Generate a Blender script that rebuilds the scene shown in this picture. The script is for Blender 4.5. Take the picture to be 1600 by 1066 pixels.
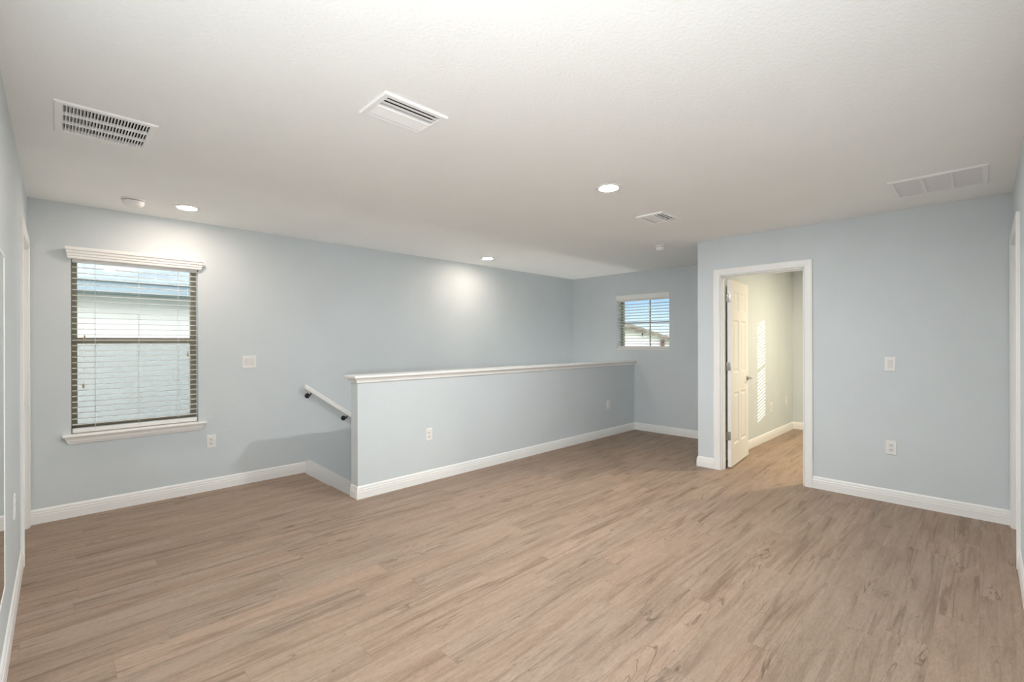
import bpy, bmesh, math, random
from mathutils import Matrix, Vector

C = bpy.context.scene.collection
for o in list(bpy.data.objects):
    bpy.data.objects.remove(o, do_unlink=True)
sc = bpy.context.scene

# ------------------------------------------------------------------ camera
FPX, YAW, ROLL, EYE = 722.23, 0.7771, -0.0026, 1.350
cd = bpy.data.cameras.new('camera')
cam = bpy.data.objects.new('camera', cd); C.objects.link(cam)
cd.sensor_fit = 'HORIZONTAL'; cd.sensor_width = 36.0
cd.lens = FPX / 1600 * 36.0
cd.shift_y = 2.36 / 1600
cd.clip_start = 0.02; cd.clip_end = 300
fw = Vector((math.sin(YAW), math.cos(YAW), 0)); rt0 = Vector((math.cos(YAW), -math.sin(YAW), 0)); up0 = Vector((0, 0, 1))
rt = rt0 * math.cos(ROLL) + up0 * math.sin(ROLL); up = up0 * math.cos(ROLL) - rt0 * math.sin(ROLL)
m = Matrix((rt, up, -fw)).transposed().to_4x4(); m.translation = (0, 0, EYE)
cam.matrix_world = m
sc.camera = cam

# ------------------------------------------------------------------ exposure, sky, sun
sc.view_settings.view_transform = 'Standard'; sc.view_settings.look = 'None'
sc.view_settings.gamma = 1.0; sc.view_settings.use_curve_mapping = False
sc.view_settings.exposure = 0.76

SUN = Vector((0.46, -0.88, 0.11)).normalized()       # towards the sun: low, beyond the bedroom
w = bpy.data.worlds.new('sky'); sc.world = w; w.use_nodes = True
n, l = w.node_tree.nodes, w.node_tree.links
n.clear()
out = n.new('ShaderNodeOutputWorld'); bg = n.new('ShaderNodeBackground'); tc = n.new('ShaderNodeTexCoord')
sep = n.new('ShaderNodeSeparateXYZ'); l.new(tc.outputs['Generated'], sep.inputs[0])
rmp = n.new('ShaderNodeValToRGB'); l.new(sep.outputs['Z'], rmp.inputs[0])
e = rmp.color_ramp.elements
e[0].position = 0.0; e[0].color = (0.80, 0.84, 0.88, 1)
e[1].position = 0.35; e[1].color = (0.10, 0.25, 0.62, 1)
x = e.new(0.030); x.color = (0.58, 0.72, 0.88, 1)
x = e.new(0.090); x.color = (0.27, 0.46, 0.80, 1)
dot = n.new('ShaderNodeVectorMath'); dot.operation = 'DOT_PRODUCT'; l.new(tc.outputs['Generated'], dot.inputs[0]); dot.inputs[1].default_value = SUN
mx = n.new('ShaderNodeMath'); mx.operation = 'MAXIMUM'; l.new(dot.outputs['Value'], mx.inputs[0]); mx.inputs[1].default_value = 0
pw = n.new('ShaderNodeMath'); pw.operation = 'POWER'; l.new(mx.outputs[0], pw.inputs[0]); pw.inputs[1].default_value = 2.5
glow = n.new('ShaderNodeMixRGB'); glow.blend_type = 'ADD'; glow.inputs[2].default_value = (4.6, 4.3, 3.9, 1)
l.new(pw.outputs[0], glow.inputs[0]); l.new(rmp.outputs[0], glow.inputs[1])
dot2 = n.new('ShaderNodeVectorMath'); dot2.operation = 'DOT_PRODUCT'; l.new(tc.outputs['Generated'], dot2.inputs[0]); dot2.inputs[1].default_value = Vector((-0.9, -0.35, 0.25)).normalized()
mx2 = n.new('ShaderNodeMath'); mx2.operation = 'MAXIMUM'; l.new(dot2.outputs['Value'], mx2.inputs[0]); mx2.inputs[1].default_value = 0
back_glow = n.new('ShaderNodeMixRGB'); back_glow.blend_type = 'ADD'; back_glow.inputs[2].default_value = (1.9, 1.85, 1.75, 1)      # added sky glow behind the house, to brighten the gable wall
l.new(mx2.outputs[0], back_glow.inputs[0]); l.new(glow.outputs[0], back_glow.inputs[1])
l.new(back_glow.outputs[0], bg.inputs[0]); bg.inputs[1].default_value = 1.0
l.new(bg.outputs[0], out.inputs[0])

sd = bpy.data.lights.new('sun', 'SUN'); sun = bpy.data.objects.new('sun', sd); C.objects.link(sun)
sd.energy = 5.0; sd.color = (1.0, 0.86, 0.62); sd.angle = math.radians(0.15)
sun.rotation_euler = SUN.to_track_quat('Z', 'Y').to_euler()
sun.location = (12, -10, 6)

# added fill spot just below the camera, bounced off the ceiling
fd = bpy.data.lights.new('bounce_fill', 'SPOT'); fl = bpy.data.objects.new('bounce_fill', fd); C.objects.link(fl)
fd.energy = 84.0; fd.color = (1.0, 1.0, 1.0); fd.spot_size = math.radians(115); fd.spot_blend = 1.0; fd.shadow_soft_size = 0.06
fl.location = (0.0, 0.0, 1.15)
fl.rotation_euler = (Vector(fl.location) - Vector((2.3, 2.3, 2.55))).to_track_quat('Z', 'Y').to_euler()

# radiance of the recessed lamps; near, bed and stair are added fill
LAMP_WALL, LAMP_MID, FILL_NEAR, FILL_BED, FILL_STAIR = 108.0, 630.0, 520.0, 950.0, 42.0

# ------------------------------------------------------------------ measured room
CL, CR = -0.160, -0.158          # planes of the two walls beside the camera
D, D2, D3 = 4.968, 3.780, 3.902  # window wall, half wall front, half wall back
R, EF, K = 4.983, 6.378, 2.174   # door wall, far wall, corner of the door wall
RB, KB, BX, BY = 5.098, 2.065, 8.150, -1.75   # bedroom side of door wall, bedroom side wall, far wall, near wall
H, LOW = 2.44, -2.75
HX0 = 1.846                      # end of the half wall

# ------------------------------------------------------------------ materials
def mat(name):
    m = bpy.data.materials.new(name); m.use_nodes = True
    return m, m.node_tree.nodes, m.node_tree.links, m.node_tree.nodes['Principled BSDF']

def paint(name, col, rough=0.6, bump=0.0, scale=300, spec=0.3, var=0.02):
    m, n, l, p = mat(name)
    p.inputs['Roughness'].default_value = rough; p.inputs['Specular IOR Level'].default_value = spec
    tc = n.new('ShaderNodeTexCoord')
    nz = n.new('ShaderNodeTexNoise'); nz.inputs['Scale'].default_value = 2.3; nz.inputs['Detail'].default_value = 3
    l.new(tc.outputs['Object'], nz.inputs['Vector'])
    r = n.new('ShaderNodeValToRGB')
    r.color_ramp.elements[0].position = 0.3; r.color_ramp.elements[1].position = 0.7
    r.color_ramp.elements[0].color = (*[c * (1 - var) for c in col], 1); r.color_ramp.elements[1].color = (*[min(1, c * (1 + var)) for c in col], 1)
    l.new(nz.outputs['Fac'], r.inputs[0]); l.new(r.outputs[0], p.inputs['Base Color'])
    if bump:
        nb = n.new('ShaderNodeTexNoise'); nb.inputs['Scale'].default_value = scale; nb.inputs['Detail'].default_value = 2
        l.new(tc.outputs['Object'], nb.inputs['Vector'])
        b = n.new('ShaderNodeBump'); b.inputs['Strength'].default_value = bump; b.inputs['Distance'].default_value = 0.004
        l.new(nb.outputs['Fac'], b.inputs['Height']); l.new(b.outputs[0], p.inputs['Normal'])
    return m

M = {}
M['wall'] = paint('wall_paint_blue_grey', (0.655, 0.708, 0.732), 0.55, 0.25, 120, 0.25)
M['ceiling'] = paint('ceiling_texture_white', (0.93, 0.94, 0.93), 0.9, 0.55, 70, 0.1, 0.01)
M['trim'] = paint('trim_semigloss_white', (0.90, 0.90, 0.885), 0.32, 0, 0, 0.4, 0.008)
M['door'] = paint('door_white', (0.89, 0.88, 0.85), 0.4, 0.05, 200, 0.35, 0.008)
M['plastic'] = paint('white_plastic', (0.85, 0.845, 0.83), 0.35, 0, 0, 0.4, 0.005)
M['device'] = paint('device_plastic_pale_grey', (0.78, 0.77, 0.755), 0.35, 0, 0, 0.4, 0.005)
M['slot'] = paint('dark_slot', (0.05, 0.05, 0.05), 0.8)
M['vent'] = paint('vent_enamel_white', (0.92, 0.92, 0.91), 0.4, 0, 0, 0.4, 0.005)
M['grille'] = paint('grille_enamel_white', (0.76, 0.76, 0.765), 0.45, 0, 0, 0.35, 0.005)
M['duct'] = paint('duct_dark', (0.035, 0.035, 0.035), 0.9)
M['bronze'] = paint('window_frame_bronze', (0.34, 0.30, 0.21), 0.5, 0, 0, 0.3)
M['slat'] = paint('blind_slat_white', (0.88, 0.88, 0.86), 0.4, 0, 0, 0.35, 0.005)
M['cord'] = paint('blind_cord_white', (0.75, 0.75, 0.72), 0.8)
M['tassel'] = paint('tassel_tan', (0.42, 0.30, 0.18), 0.6)
M['black'] = paint('black_metal', (0.012, 0.012, 0.013), 0.4, 0, 0, 0.5)
M['stucco'] = paint('neighbour_stucco_white', (0.74, 0.715, 0.68), 0.9, 0.0, 40, 0.1)
M['gable_white'] = paint('far_house_stucco_white', (0.95, 0.93, 0.90), 0.9)
M['fascia'] = paint('neighbour_fascia_blue_grey', (0.30, 0.36, 0.40), 0.7)
M['shingle'] = paint('neighbour_shingles', (0.36, 0.40, 0.41), 0.95, 0.8, 14, 0.1, 0.22)
M['tile'] = paint('far_house_roof_beige', (0.25, 0.205, 0.16), 0.9, 0.6, 12, 0.1, 0.1)
M['brick'] = paint('far_house_brown', (0.24, 0.12, 0.09), 0.9)
M['lawn'] = paint('lawn_green', (0.16, 0.20, 0.09), 1.0, 0.5, 30, 0.05, 0.3)
M['carpet'] = paint('stair_wood', (0.36, 0.26, 0.19), 0.6)

def metal(name, col, rough):
    m, n, l, p = mat(name)
    p.inputs['Metallic'].default_value = 1; p.inputs['Roughness'].default_value = rough
    nz = n.new('ShaderNodeTexNoise'); nz.inputs['Scale'].default_value = 60
    mp = n.new('ShaderNodeMapRange'); mp.inputs['To Min'].default_value = rough * 0.8; mp.inputs['To Max'].default_value = rough * 1.2
    l.new(nz.outputs['Fac'], mp.inputs['Value']); l.new(mp.outputs[0], p.inputs['Roughness'])
    p.inputs['Base Color'].default_value = (*col, 1)
    return m
M['nickel'] = metal('satin_nickel', (0.40, 0.39, 0.38), 0.38)

def mirror_mat():
    m, n, l, p = mat('mirror_silver')
    p.inputs['Metallic'].default_value = 1; p.inputs['Roughness'].default_value = 0.01
    p.inputs['Base Color'].default_value = (0.80, 0.87, 0.86, 1)
    return m
M['mirror'] = mirror_mat()

def clear(name, tint, refl, diff=None, dfac=0.0):
    m = bpy.data.materials.new(name); m.use_nodes = True
    n, l = m.node_tree.nodes, m.node_tree.links; n.clear()
    o = n.new('ShaderNodeOutputMaterial'); t = n.new('ShaderNodeBsdfTransparent'); t.inputs[0].default_value = (*tint, 1)
    last = t.outputs[0]
    if diff:
        d = n.new('ShaderNodeBsdfDiffuse'); d.inputs[0].default_value = (*diff, 1)
        mx = n.new('ShaderNodeMixShader'); mx.inputs[0].default_value = dfac
        l.new(last, mx.inputs[1]); l.new(d.outputs[0], mx.inputs[2]); last = mx.outputs[0]
    if refl:
        g = n.new('ShaderNodeBsdfGlossy'); g.inputs['Roughness'].default_value = 0.02
        lw = n.new('ShaderNodeLayerWeight'); lw.inputs['Blend'].default_value = 0.5
        f5 = n.new('ShaderNodeMath'); f5.operation = 'POWER'; l.new(lw.outputs['Facing'], f5.inputs[0]); f5.inputs[1].default_value = 4.0
        f = n.new('ShaderNodeMath'); f.operation = 'MULTIPLY_ADD'; l.new(f5.outputs[0], f.inputs[0]); f.inputs[1].default_value = 0.7; f.inputs[2].default_value = 0.035
        mx = n.new('ShaderNodeMixShader'); l.new(f.outputs[0], mx.inputs[0])
        l.new(last, mx.inputs[1]); l.new(g.outputs[0], mx.inputs[2]); last = mx.outputs[0]
    l.new(last, o.inputs[0])
    return m
M['glass'] = clear('window_glass', (0.95, 0.98, 0.97), True)
M['screen'] = clear('insect_screen', (1, 1, 1), False, (0.46, 0.54, 0.55), 0.30)

def emit(name, col, s):
    m = bpy.data.materials.new(name); m.use_nodes = True
    n, l = m.node_tree.nodes, m.node_tree.links; n.clear()
    o = n.new('ShaderNodeOutputMaterial'); em = n.new('ShaderNodeEmission')
    em.inputs[0].default_value = (*col, 1); em.inputs[1].default_value = s
    l.new(em.outputs[0], o.inputs[0]); return m

def plank_mat(name):
    """vinyl planks laid along X: id per plank, stretched grain, dark streaks, knots, thin seams"""
    PW, PL = 0.152, 1.22
    m, n, l, p = mat(name)
    def N(t, **k):
        a = n.new(t)
        for q, v in k.items(): setattr(a, q, v)
        return a
    def math_(op, a, b=None, c=None):
        q = N('ShaderNodeMath', operation=op)
        for i, v in enumerate((a, b, c)):
            if v is None: continue
            if isinstance(v, (int, float)): q.inputs[i].default_value = v
            else: l.new(v, q.inputs[i])
        return q.outputs[0]
    def comb(a, b, c):
        q = N('ShaderNodeCombineXYZ')
        for i, v in enumerate((a, b, c)):
            if isinstance(v, (int, float)): q.inputs[i].default_value = v
            else: l.new(v, q.inputs[i])
        return q.outputs[0]
    def ramp(f, pts):
        r = N('ShaderNodeValToRGB'); el = r.color_ramp.elements
        while len(el) < len(pts): el.new(0.5)
        for q, (pos, c) in zip(el, pts):
            q.position = pos; q.color = (c, c, c, 1) if isinstance(c, (int, float)) else (*c, 1)
        l.new(f, r.inputs[0]); return r.outputs[0]
    def mixc(mode, f, a, b):
        q = N('ShaderNodeMixRGB', blend_type=mode)
        for i, v in enumerate((f, a, b)):
            if isinstance(v, (int, float)): q.inputs[i].default_value = v
            elif isinstance(v, tuple): q.inputs[i].default_value = (*v, 1)
            else: l.new(v, q.inputs[i])
        return q.outputs[0]
    tc = N('ShaderNodeTexCoord'); s = N('ShaderNodeSeparateXYZ'); l.new(tc.outputs['Object'], s.inputs[0])
    X, Y = s.outputs['X'], s.outputs['Y']
    rowf = math_('DIVIDE', math_('ADD', Y, 10.02), PW); row = math_('FLOOR', rowf); fy = math_('FRACT', rowf)
    wr = N('ShaderNodeTexWhiteNoise', noise_dimensions='1D'); l.new(row, wr.inputs['W'])
    colf = math_('ADD', math_('DIVIDE', math_('ADD', X, 20.0), PL), wr.outputs['Value'])
    col = math_('FLOOR', colf); fx = math_('FRACT', colf)
    wn = N('ShaderNodeTexWhiteNoise', noise_dimensions='2D'); l.new(comb(row, col, 0), wn.inputs['Vector'])
    pid = wn.outputs['Value']; ps = N('ShaderNodeSeparateColor'); l.new(wn.outputs['Color'], ps.inputs[0])
    off = math_('MULTIPLY', pid, 60.0)
    def noise(sx, sy, det, dist, rough=0.6, z=0.0):
        q = N('ShaderNodeTexNoise'); q.inputs['Scale'].default_value = 1; q.inputs['Detail'].default_value = det
        q.inputs['Roughness'].default_value = rough; q.inputs['Distortion'].default_value = dist
        l.new(comb(math_('MULTIPLY', X, sx), math_('MULTIPLY', Y, sy), math_('ADD', off, z)), q.inputs['Vector'])
        return q.outputs['Fac']
    broad = noise(1.2, 8.0, 4, 0.8)
    streak = noise(1.7, 30.0, 5, 0.9, 0.60, 7.0)
    clump = noise(0.9, 5.5, 2, 0.6, 0.5, 17.0)
    fine = noise(16.0, 230.0, 3, 0.3, 0.7, 13.0)
    mott = noise(45.0, 110.0, 3, 0.5, 0.7, 29.0)
    line = noise(1.0, 7.5, 3, 1.6, 0.55, 31.0)
    lgate = noise(1.5, 6.0, 2, 0.4, 0.5, 41.0)
    c = ramp(broad, [(0.28, (0.292, 0.206, 0.149)), (0.48, (0.362, 0.266, 0.200)), (0.72, (0.405, 0.303, 0.232))])
    # soft dark streaks, gathered in places
    dark = math_('MULTIPLY', ramp(streak, [(0.36, 1.0), (0.50, 0.12), (0.58, 0.0)]), ramp(clump, [(0.36, 0.25), (0.60, 1.0)]))
    c = mixc('MIX', math_('MULTIPLY', dark, 0.72), c, (0.165, 0.112, 0.078))
    c = mixc('MULTIPLY', 0.50, c, ramp(fine, [(0.30, 0.66), (0.55, 1.0), (0.75, 1.16)]))
    c = mixc('MULTIPLY', 0.45, c, ramp(mott, [(0.32, 0.70), (0.55, 1.0), (0.75, 1.14)]))
    # wandering thin cracks and cathedral lines: contours of a stretched noise
    iso = math_('ABSOLUTE', math_('SUBTRACT', line, 0.5))
    crack = math_('MULTIPLY', ramp(iso, [(0.002, 1.0), (0.011, 0.0)]), ramp(lgate, [(0.52, 0.0), (0.62, 1.0)]))
    iso2 = math_('ABSOLUTE', math_('SUBTRACT', math_('FRACT', math_('MULTIPLY', line, 16.0)), 0.5))
    rings = math_('MULTIPLY', ramp(iso2, [(0.05, 1.0), (0.22, 0.0)]), ramp(lgate, [(0.34, 1.0), (0.44, 0.0)]))
    c = mixc('MIX', math_('MULTIPLY', rings, 0.22), c, (0.17, 0.115, 0.08))
    c = mixc('MIX', math_('MULTIPLY', crack, 0.68), c, (0.105, 0.068, 0.046))
    # knots: a small dark eye in a stretched smudge
    kv = N('ShaderNodeTexVoronoi', feature='F1'); kv.inputs['Scale'].default_value = 1; kv.inputs['Randomness'].default_value = 1
    nd = N('ShaderNodeTexNoise'); nd.inputs['Scale'].default_value = 26; nd.inputs['Detail'].default_value = 3
    l.new(tc.outputs['Object'], nd.inputs['Vector'])
    l.new(comb(math_('ADD', math_('MULTIPLY', X, 2.1), math_('MULTIPLY', nd.outputs['Fac'], 0.08)), math_('ADD', math_('MULTIPLY', Y, 5.2), math_('MULTIPLY', nd.outputs['Fac'], 0.16)), off), kv.inputs['Vector'])
    keep = N('ShaderNodeSeparateColor'); l.new(kv.outputs['Color'], keep.inputs[0])
    gate = math_('GREATER_THAN', keep.outputs[0], 0.58)
    eye = math_('MULTIPLY', ramp(kv.outputs['Distance'], [(0.035, 1.0), (0.060, 0.35), (0.10, 0.0)]), gate)
    smudge = math_('MULTIPLY', ramp(kv.outputs['Distance'], [(0.05, 1.0), (0.26, 0.0)]), gate)
    rough_break = ramp(noise(12, 70, 3, 1.5, 0.65, 3.0), [(0.38, 1.0), (0.60, 0.0)])
    c = mixc('MIX', math_('MULTIPLY', math_('MULTIPLY', smudge, rough_break), 0.70), c, (0.150, 0.100, 0.070))
    c = mixc('MIX', math_('MULTIPLY', eye, 0.75), c, (0.085, 0.055, 0.038))
    # plank to plank tone
    tone = math_('ADD', math_('MULTIPLY', ps.outputs[1], 0.10), 0.96)
    tint = mixc('MIX', ps.outputs[2], (1.03, 0.985, 0.96), (0.99, 1.0, 1.0))
    c = mixc('MULTIPLY', 1.0, c, tint)
    c = mixc('MULTIPLY', 1.0, c, comb(tone, tone, tone))
    # seams
    ey = math_('MULTIPLY', math_('MINIMUM', fy, math_('SUBTRACT', 1.0, fy)), PW)
    ex = math_('MULTIPLY', math_('MINIMUM', fx, math_('SUBTRACT', 1.0, fx)), PL)
    seam = math_('MAXIMUM', math_('LESS_THAN', ey, 0.0008), math_('LESS_THAN', ex, 0.0012))
    c = mixc('MIX', math_('MULTIPLY', seam, 0.30), c, (0.14, 0.095, 0.07))
    l.new(c, p.inputs['Base Color'])
    p.inputs['Specular IOR Level'].default_value = 0.3
    l.new(ramp(fine, [(0.2, 0.42), (0.8, 0.58)]), p.inputs['Roughness'])
    b = N('ShaderNodeBump'); b.inputs['Strength'].default_value = 0.12; b.inputs['Distance'].default_value = 0.002
    l.new(math_('SUBTRACT', fine, math_('MULTIPLY', seam, 0.8)), b.inputs['Height']); l.new(b.outputs[0], p.inputs['Normal'])
    return m
M['floor'] = plank_mat('oak_vinyl_planks')

# ------------------------------------------------------------------ mesh helpers
def quad(bm, *pts):
    return bm.faces.new([bm.verts.new(q) for q in pts])

def box(bm, x0, x1, y0, y1, z0, z1, bev=0.0):
    r = bmesh.ops.create_cube(bm, size=1.0)
    vs = r['verts']
    for v in vs:
        v.co = Vector(((x0 + x1) / 2 + v.co.x * (x1 - x0), (y0 + y1) / 2 + v.co.y * (y1 - y0), (z0 + z1) / 2 + v.co.z * (z1 - z0)))
    if bev:
        ed = {e for v in vs for e in v.link_edges}
        bmesh.ops.bevel(bm, geom=list(ed), offset=bev, segments=2, affect='EDGES', profile=0.6)

def sweep(bm, prof, fa, fb, cap=True):
    """prof: list of (u, v); fa / fb map one to the 3D point at the two ends"""
    A = [bm.verts.new(fa(*q)) for q in prof]; B = [bm.verts.new(fb(*q)) for q in prof]
    k = len(prof)
    for i in range(k):
        j = (i + 1) % k
        bm.faces.new((A[i], A[j], B[j], B[i]))
    if cap:
        bm.faces.new(A[::-1]); bm.faces.new(B)

def path(bm, prof, fns, close=True, caps=True):
    rings = [[bm.verts.new(f(*q)) for q in prof] for f in fns]
    k = len(prof)
    for a, b in zip(rings, rings[1:]):
        for i in range(k if close else k - 1):
            j = (i + 1) % k
            bm.faces.new((a[i], a[j], b[j], b[i]))
    if caps and close:
        bm.faces.new(rings[0][::-1]); bm.faces.new(rings[-1])

def lathe(bm, prof, seg=40, org=(0, 0, 0), axis='Z', ends=True):
    """prof: (radius, height) list; axis points along which height runs"""
    o = Vector(org)
    def P(r, h, a):
        c, s = r * math.cos(a), r * math.sin(a)
        v = {'Z': (c, s, h), '-Z': (c, -s, -h), 'Y': (c, h, -s), '-Y': (c, -h, s), 'X': (h, c, s), '-X': (-h, c, -s)}[axis]
        return o + Vector(v)
    rings = [[bm.verts.new(P(r, h, 2 * math.pi * i / seg)) for i in range(seg)] for r, h in prof]
    for a, b in zip(rings, rings[1:]):
        for i in range(seg):
            j = (i + 1) % seg
            bm.faces.new((a[i], a[j], b[j], b[i]))
    if ends:
        bm.faces.new(rings[0][::-1]); bm.faces.new(rings[-1])

def tube(bm, pts, rad, seg=10):
    pts = [Vector(q) for q in pts]; rings = []
    for i, q in enumerate(pts):
        t = (pts[min(i + 1, len(pts) - 1)] - pts[max(i - 1, 0)]).normalized()
        a = t.cross(Vector((0, 0, 1)))
        if a.length < 1e-3: a = t.cross(Vector((1, 0, 0)))
        a.normalize(); b = t.cross(a)
        r = rad[i] if isinstance(rad, (list, tuple)) else rad
        rings.append([bm.verts.new(q + r * (a * math.cos(2 * math.pi * k / seg) + b * math.sin(2 * math.pi * k / seg))) for k in range(seg)])
    for a, b in zip(rings, rings[1:]):
        for i in range(seg):
            j = (i + 1) % seg
            bm.faces.new((a[i], a[j], b[j], b[i]))
    bm.faces.new(rings[0][::-1]); bm.faces.new(rings[-1])

def obj(name, bm, material, parent=None, smooth=False, origin=None):
    bmesh.ops.recalc_face_normals(bm, faces=bm.faces)
    if origin is not None:
        for v in bm.verts: v.co -= Vector(origin)
    me = bpy.data.meshes.new(name); bm.to_mesh(me); bm.free()
    me.materials.append(material)
    if smooth:
        for f in me.polygons: f.use_smooth = True
    o = bpy.data.objects.new(name, me); C.objects.link(o)
    if origin is not None and parent is None: o.location = origin
    if parent: o.parent = parent
    if smooth:
        md = o.modifiers.new('split', 'EDGE_SPLIT'); md.split_angle = math.radians(40)
    return o

def B(): return bmesh.new()

def tag(o, label, cat, group=None, kind=None):
    o['label'] = label; o['category'] = cat
    if group: o['group'] = group
    if kind: o['kind'] = kind
    return o

def thing(name, label, cat, loc=(0, 0, 0), rz=0.0, group=None, kind=None):
    o = bpy.data.objects.new(name, None); C.objects.link(o); o.empty_display_size = 0.1
    o.location = loc; o.rotation_euler = (0, 0, rz)
    return tag(o, label, cat, group, kind)

def struct(name, bm, material, label, cat, smooth=False):
    return tag(obj(name, bm, material, None, smooth), label, cat, None, 'structure')

def copy_tree(o, label, loc, rz, parent=None):
    c = o.copy(); C.objects.link(c)
    if parent is None:
        c.location = loc; c.rotation_euler = (0, 0, rz); c['label'] = label
    else:
        c.parent = parent
    for ch in list(o.children): copy_tree(ch, None, None, None, c)
    return c

# ------------------------------------------------------------------ shell
T = 0.115
bm = B()
box(bm, CL - T, HX0 - 0.016, CR - T, D, -0.28, 0)
box(bm, HX0 - 0.016, EF, CR - T, D3, -0.28, 0)
box(bm, R, BX, BY, KB, -0.28, -0.0002)
floor = struct('floor', bm, M['floor'], 'light taupe oak plank floor with dark grain, running through the bedroom doorway', 'floor')

bm = B(); box(bm, CL - T, BX + 0.2, BY - 0.2, D + 0.17, H, H + 0.2)      # opened up for the vents below
struct('ceiling', bm, M['ceiling'], 'off white lightly textured ceiling over the whole loft', 'ceiling')

def wall_with_hole(bm, axis, a0, a1, t0, t1, z0, z1, h=None):
    """wall running along `axis` from a0 to a1, thickness t0..t1, optional hole (b0,b1,c0,c1)"""
    def put(p0, p1, q0, q1):
        if p1 - p0 < 1e-4 or q1 - q0 < 1e-4: return
        if axis == 'X': box(bm, p0, p1, t0, t1, q0, q1)
        else: box(bm, t0, t1, p0, p1, q0, q1)
    if not h: return put(a0, a1, z0, z1)
    b0, b1, c0, c1 = h
    put(a0, b0, z0, z1); put(b1, a1, z0, z1); put(b0, b1, z0, c0); put(b0, b1, c1, z1)

W1 = (0.076, 0.908, 0.640, 2.070)     # big window: x0 x1 z0 z1
W2 = (3.205, 4.092, 1.250, 2.075)     # far window: y0 y1 z0 z1
W3 = (-1.36, -0.42, 0.640, 2.060)     # bedroom window: y0 y1 z0 z1
WT = 0.19
bm = B(); wall_with_hole(bm, 'X', CL - T, EF + WT, D, D + WT, LOW, H, W1)
struct('wall_left', bm, M['wall'], 'long pale blue wall with the tall blind covered window and the stair rail', 'wall')
bm = B(); wall_with_hole(bm, 'Y', K, D, EF, EF + WT, LOW, H, W2)
struct('wall_far', bm, M['wall'], 'short pale blue far wall with the small high window', 'wall')
DY0, DY1, DH = 1.170, 1.930, 2.045
bm = B(); wall_with_hole(bm, 'Y', CR - T, K, R, RB, 0, H, (DY0, DY1, 0, DH))
struct('wall_right', bm, M['wall'], 'pale blue wall around the open white doorway', 'wall')
bm = B(); wall_with_hole(bm, 'X', RB, BX, KB, K, 0, H)
struct('wall_bedroom_left', bm, M['wall'], 'bedroom side wall behind the open door, striped by sunlight', 'wall')
bm = B(); wall_with_hole(bm, 'Y', BY - 0.15, K, BX, BX + WT, 0, H, W3)
struct('wall_bedroom_far', bm, M['wall'], 'bedroom end wall seen at the back of the doorway', 'wall')
bm = B(); wall_with_hole(bm, 'X', R, BX, BY - 0.15, BY, 0, H)
struct('wall_bedroom_right', bm, M['wall'], 'bedroom wall hidden behind the door wall', 'wall')
bm = B(); wall_with_hole(bm, 'Y', BY, CR - T, R, RB, 0, H)
struct('wall_bedroom_near', bm, M['wall'], 'bedroom wall running on behind the door wall', 'wall')
LY0, LY1 = 4.13, 4.885
bm = B(); wall_with_hole(bm, 'Y', CR - T, D, CL - T, CL, 0, H, (LY0, LY1, 0, DH))
struct('wall_near_left', bm, M['wall'], 'pale wall at the left edge of the picture, seen edge on beside the mirror', 'wall')
RX0, RX1 = 4.115, 4.900
bm = B(); wall_with_hole(bm, 'X', CL, R, CR - T, CR, 0, H, (RX0, RX1, 0, DH))
struct('wall_near_right', bm, M['wall'], 'pale wall at the right edge of the picture, seen edge on', 'wall')
bm = B(); box(bm, HX0, EF, D2, D3, LOW, 1.04)
struct('wall_stair', bm, M['wall'], 'pale blue half wall along the stair opening, under a white cap', 'half wall')

# stairwell below the floor
bm = B(); box(bm, CL - T, EF, D2, D, LOW - 0.1, LOW)
struct('floor_lower', bm, M['floor'], 'lower landing at the foot of the stairs', 'floor')
bm = B(); box(bm, HX0 - 0.2, HX0 - 0.03, D3 - 0.1, D, LOW, -0.28)
struct('wall_stair_foot', bm, M['wall'], 'wall under the top of the stairs', 'wall')
bm = B()
pts = [(HX0, -0.28)]
X0, RI, TR = HX0 - 0.012, 0.190, 0.266
prof = []
for i in range(1, 13):
    prof += [(X0 + (i - 1) * TR, -(i - 1) * RI if i > 1 else -0.03), (X0 + (i - 1) * TR, -i * RI)]
prof += [(X0 + 12 * TR, -12 * RI), (X0 + 12 * TR, LOW), (X0 + 12 * TR - 0.3, LOW), (X0, -0.55)]
sweep(bm, prof, lambda u, v: (u, D3 + 0.002, v), lambda u, v: (u, D - 0.002, v))
struct('staircase', bm, M['carpet'], 'wooden stairs dropping away behind the half wall', 'stairs')

# ------------------------------------------------------------------ trim: baseboards, cap, casings
BP = [(0, 0), (0.013, 0), (0.013, 0.058), (0.0115, 0.064), (0.0115, 0.078), (0.0085, 0.083), (0.0085, 0.095), (0.005, 0.104), (0, 0.110)]
def baseboard(name, axis, a0, a1, wall, nrm, m0=0, m1=0, label='white stepped baseboard'):
    bm = B()
    def f(a, mi):
        return (lambda u, v: (a + mi * u, wall + nrm * u, v)) if axis == 'X' else (lambda u, v: (wall + nrm * u, a + mi * u, v))
    sweep(bm, BP, f(a0, m0), f(a1, m1))
    return struct(name, bm, M['trim'], label, 'baseboard')

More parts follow.
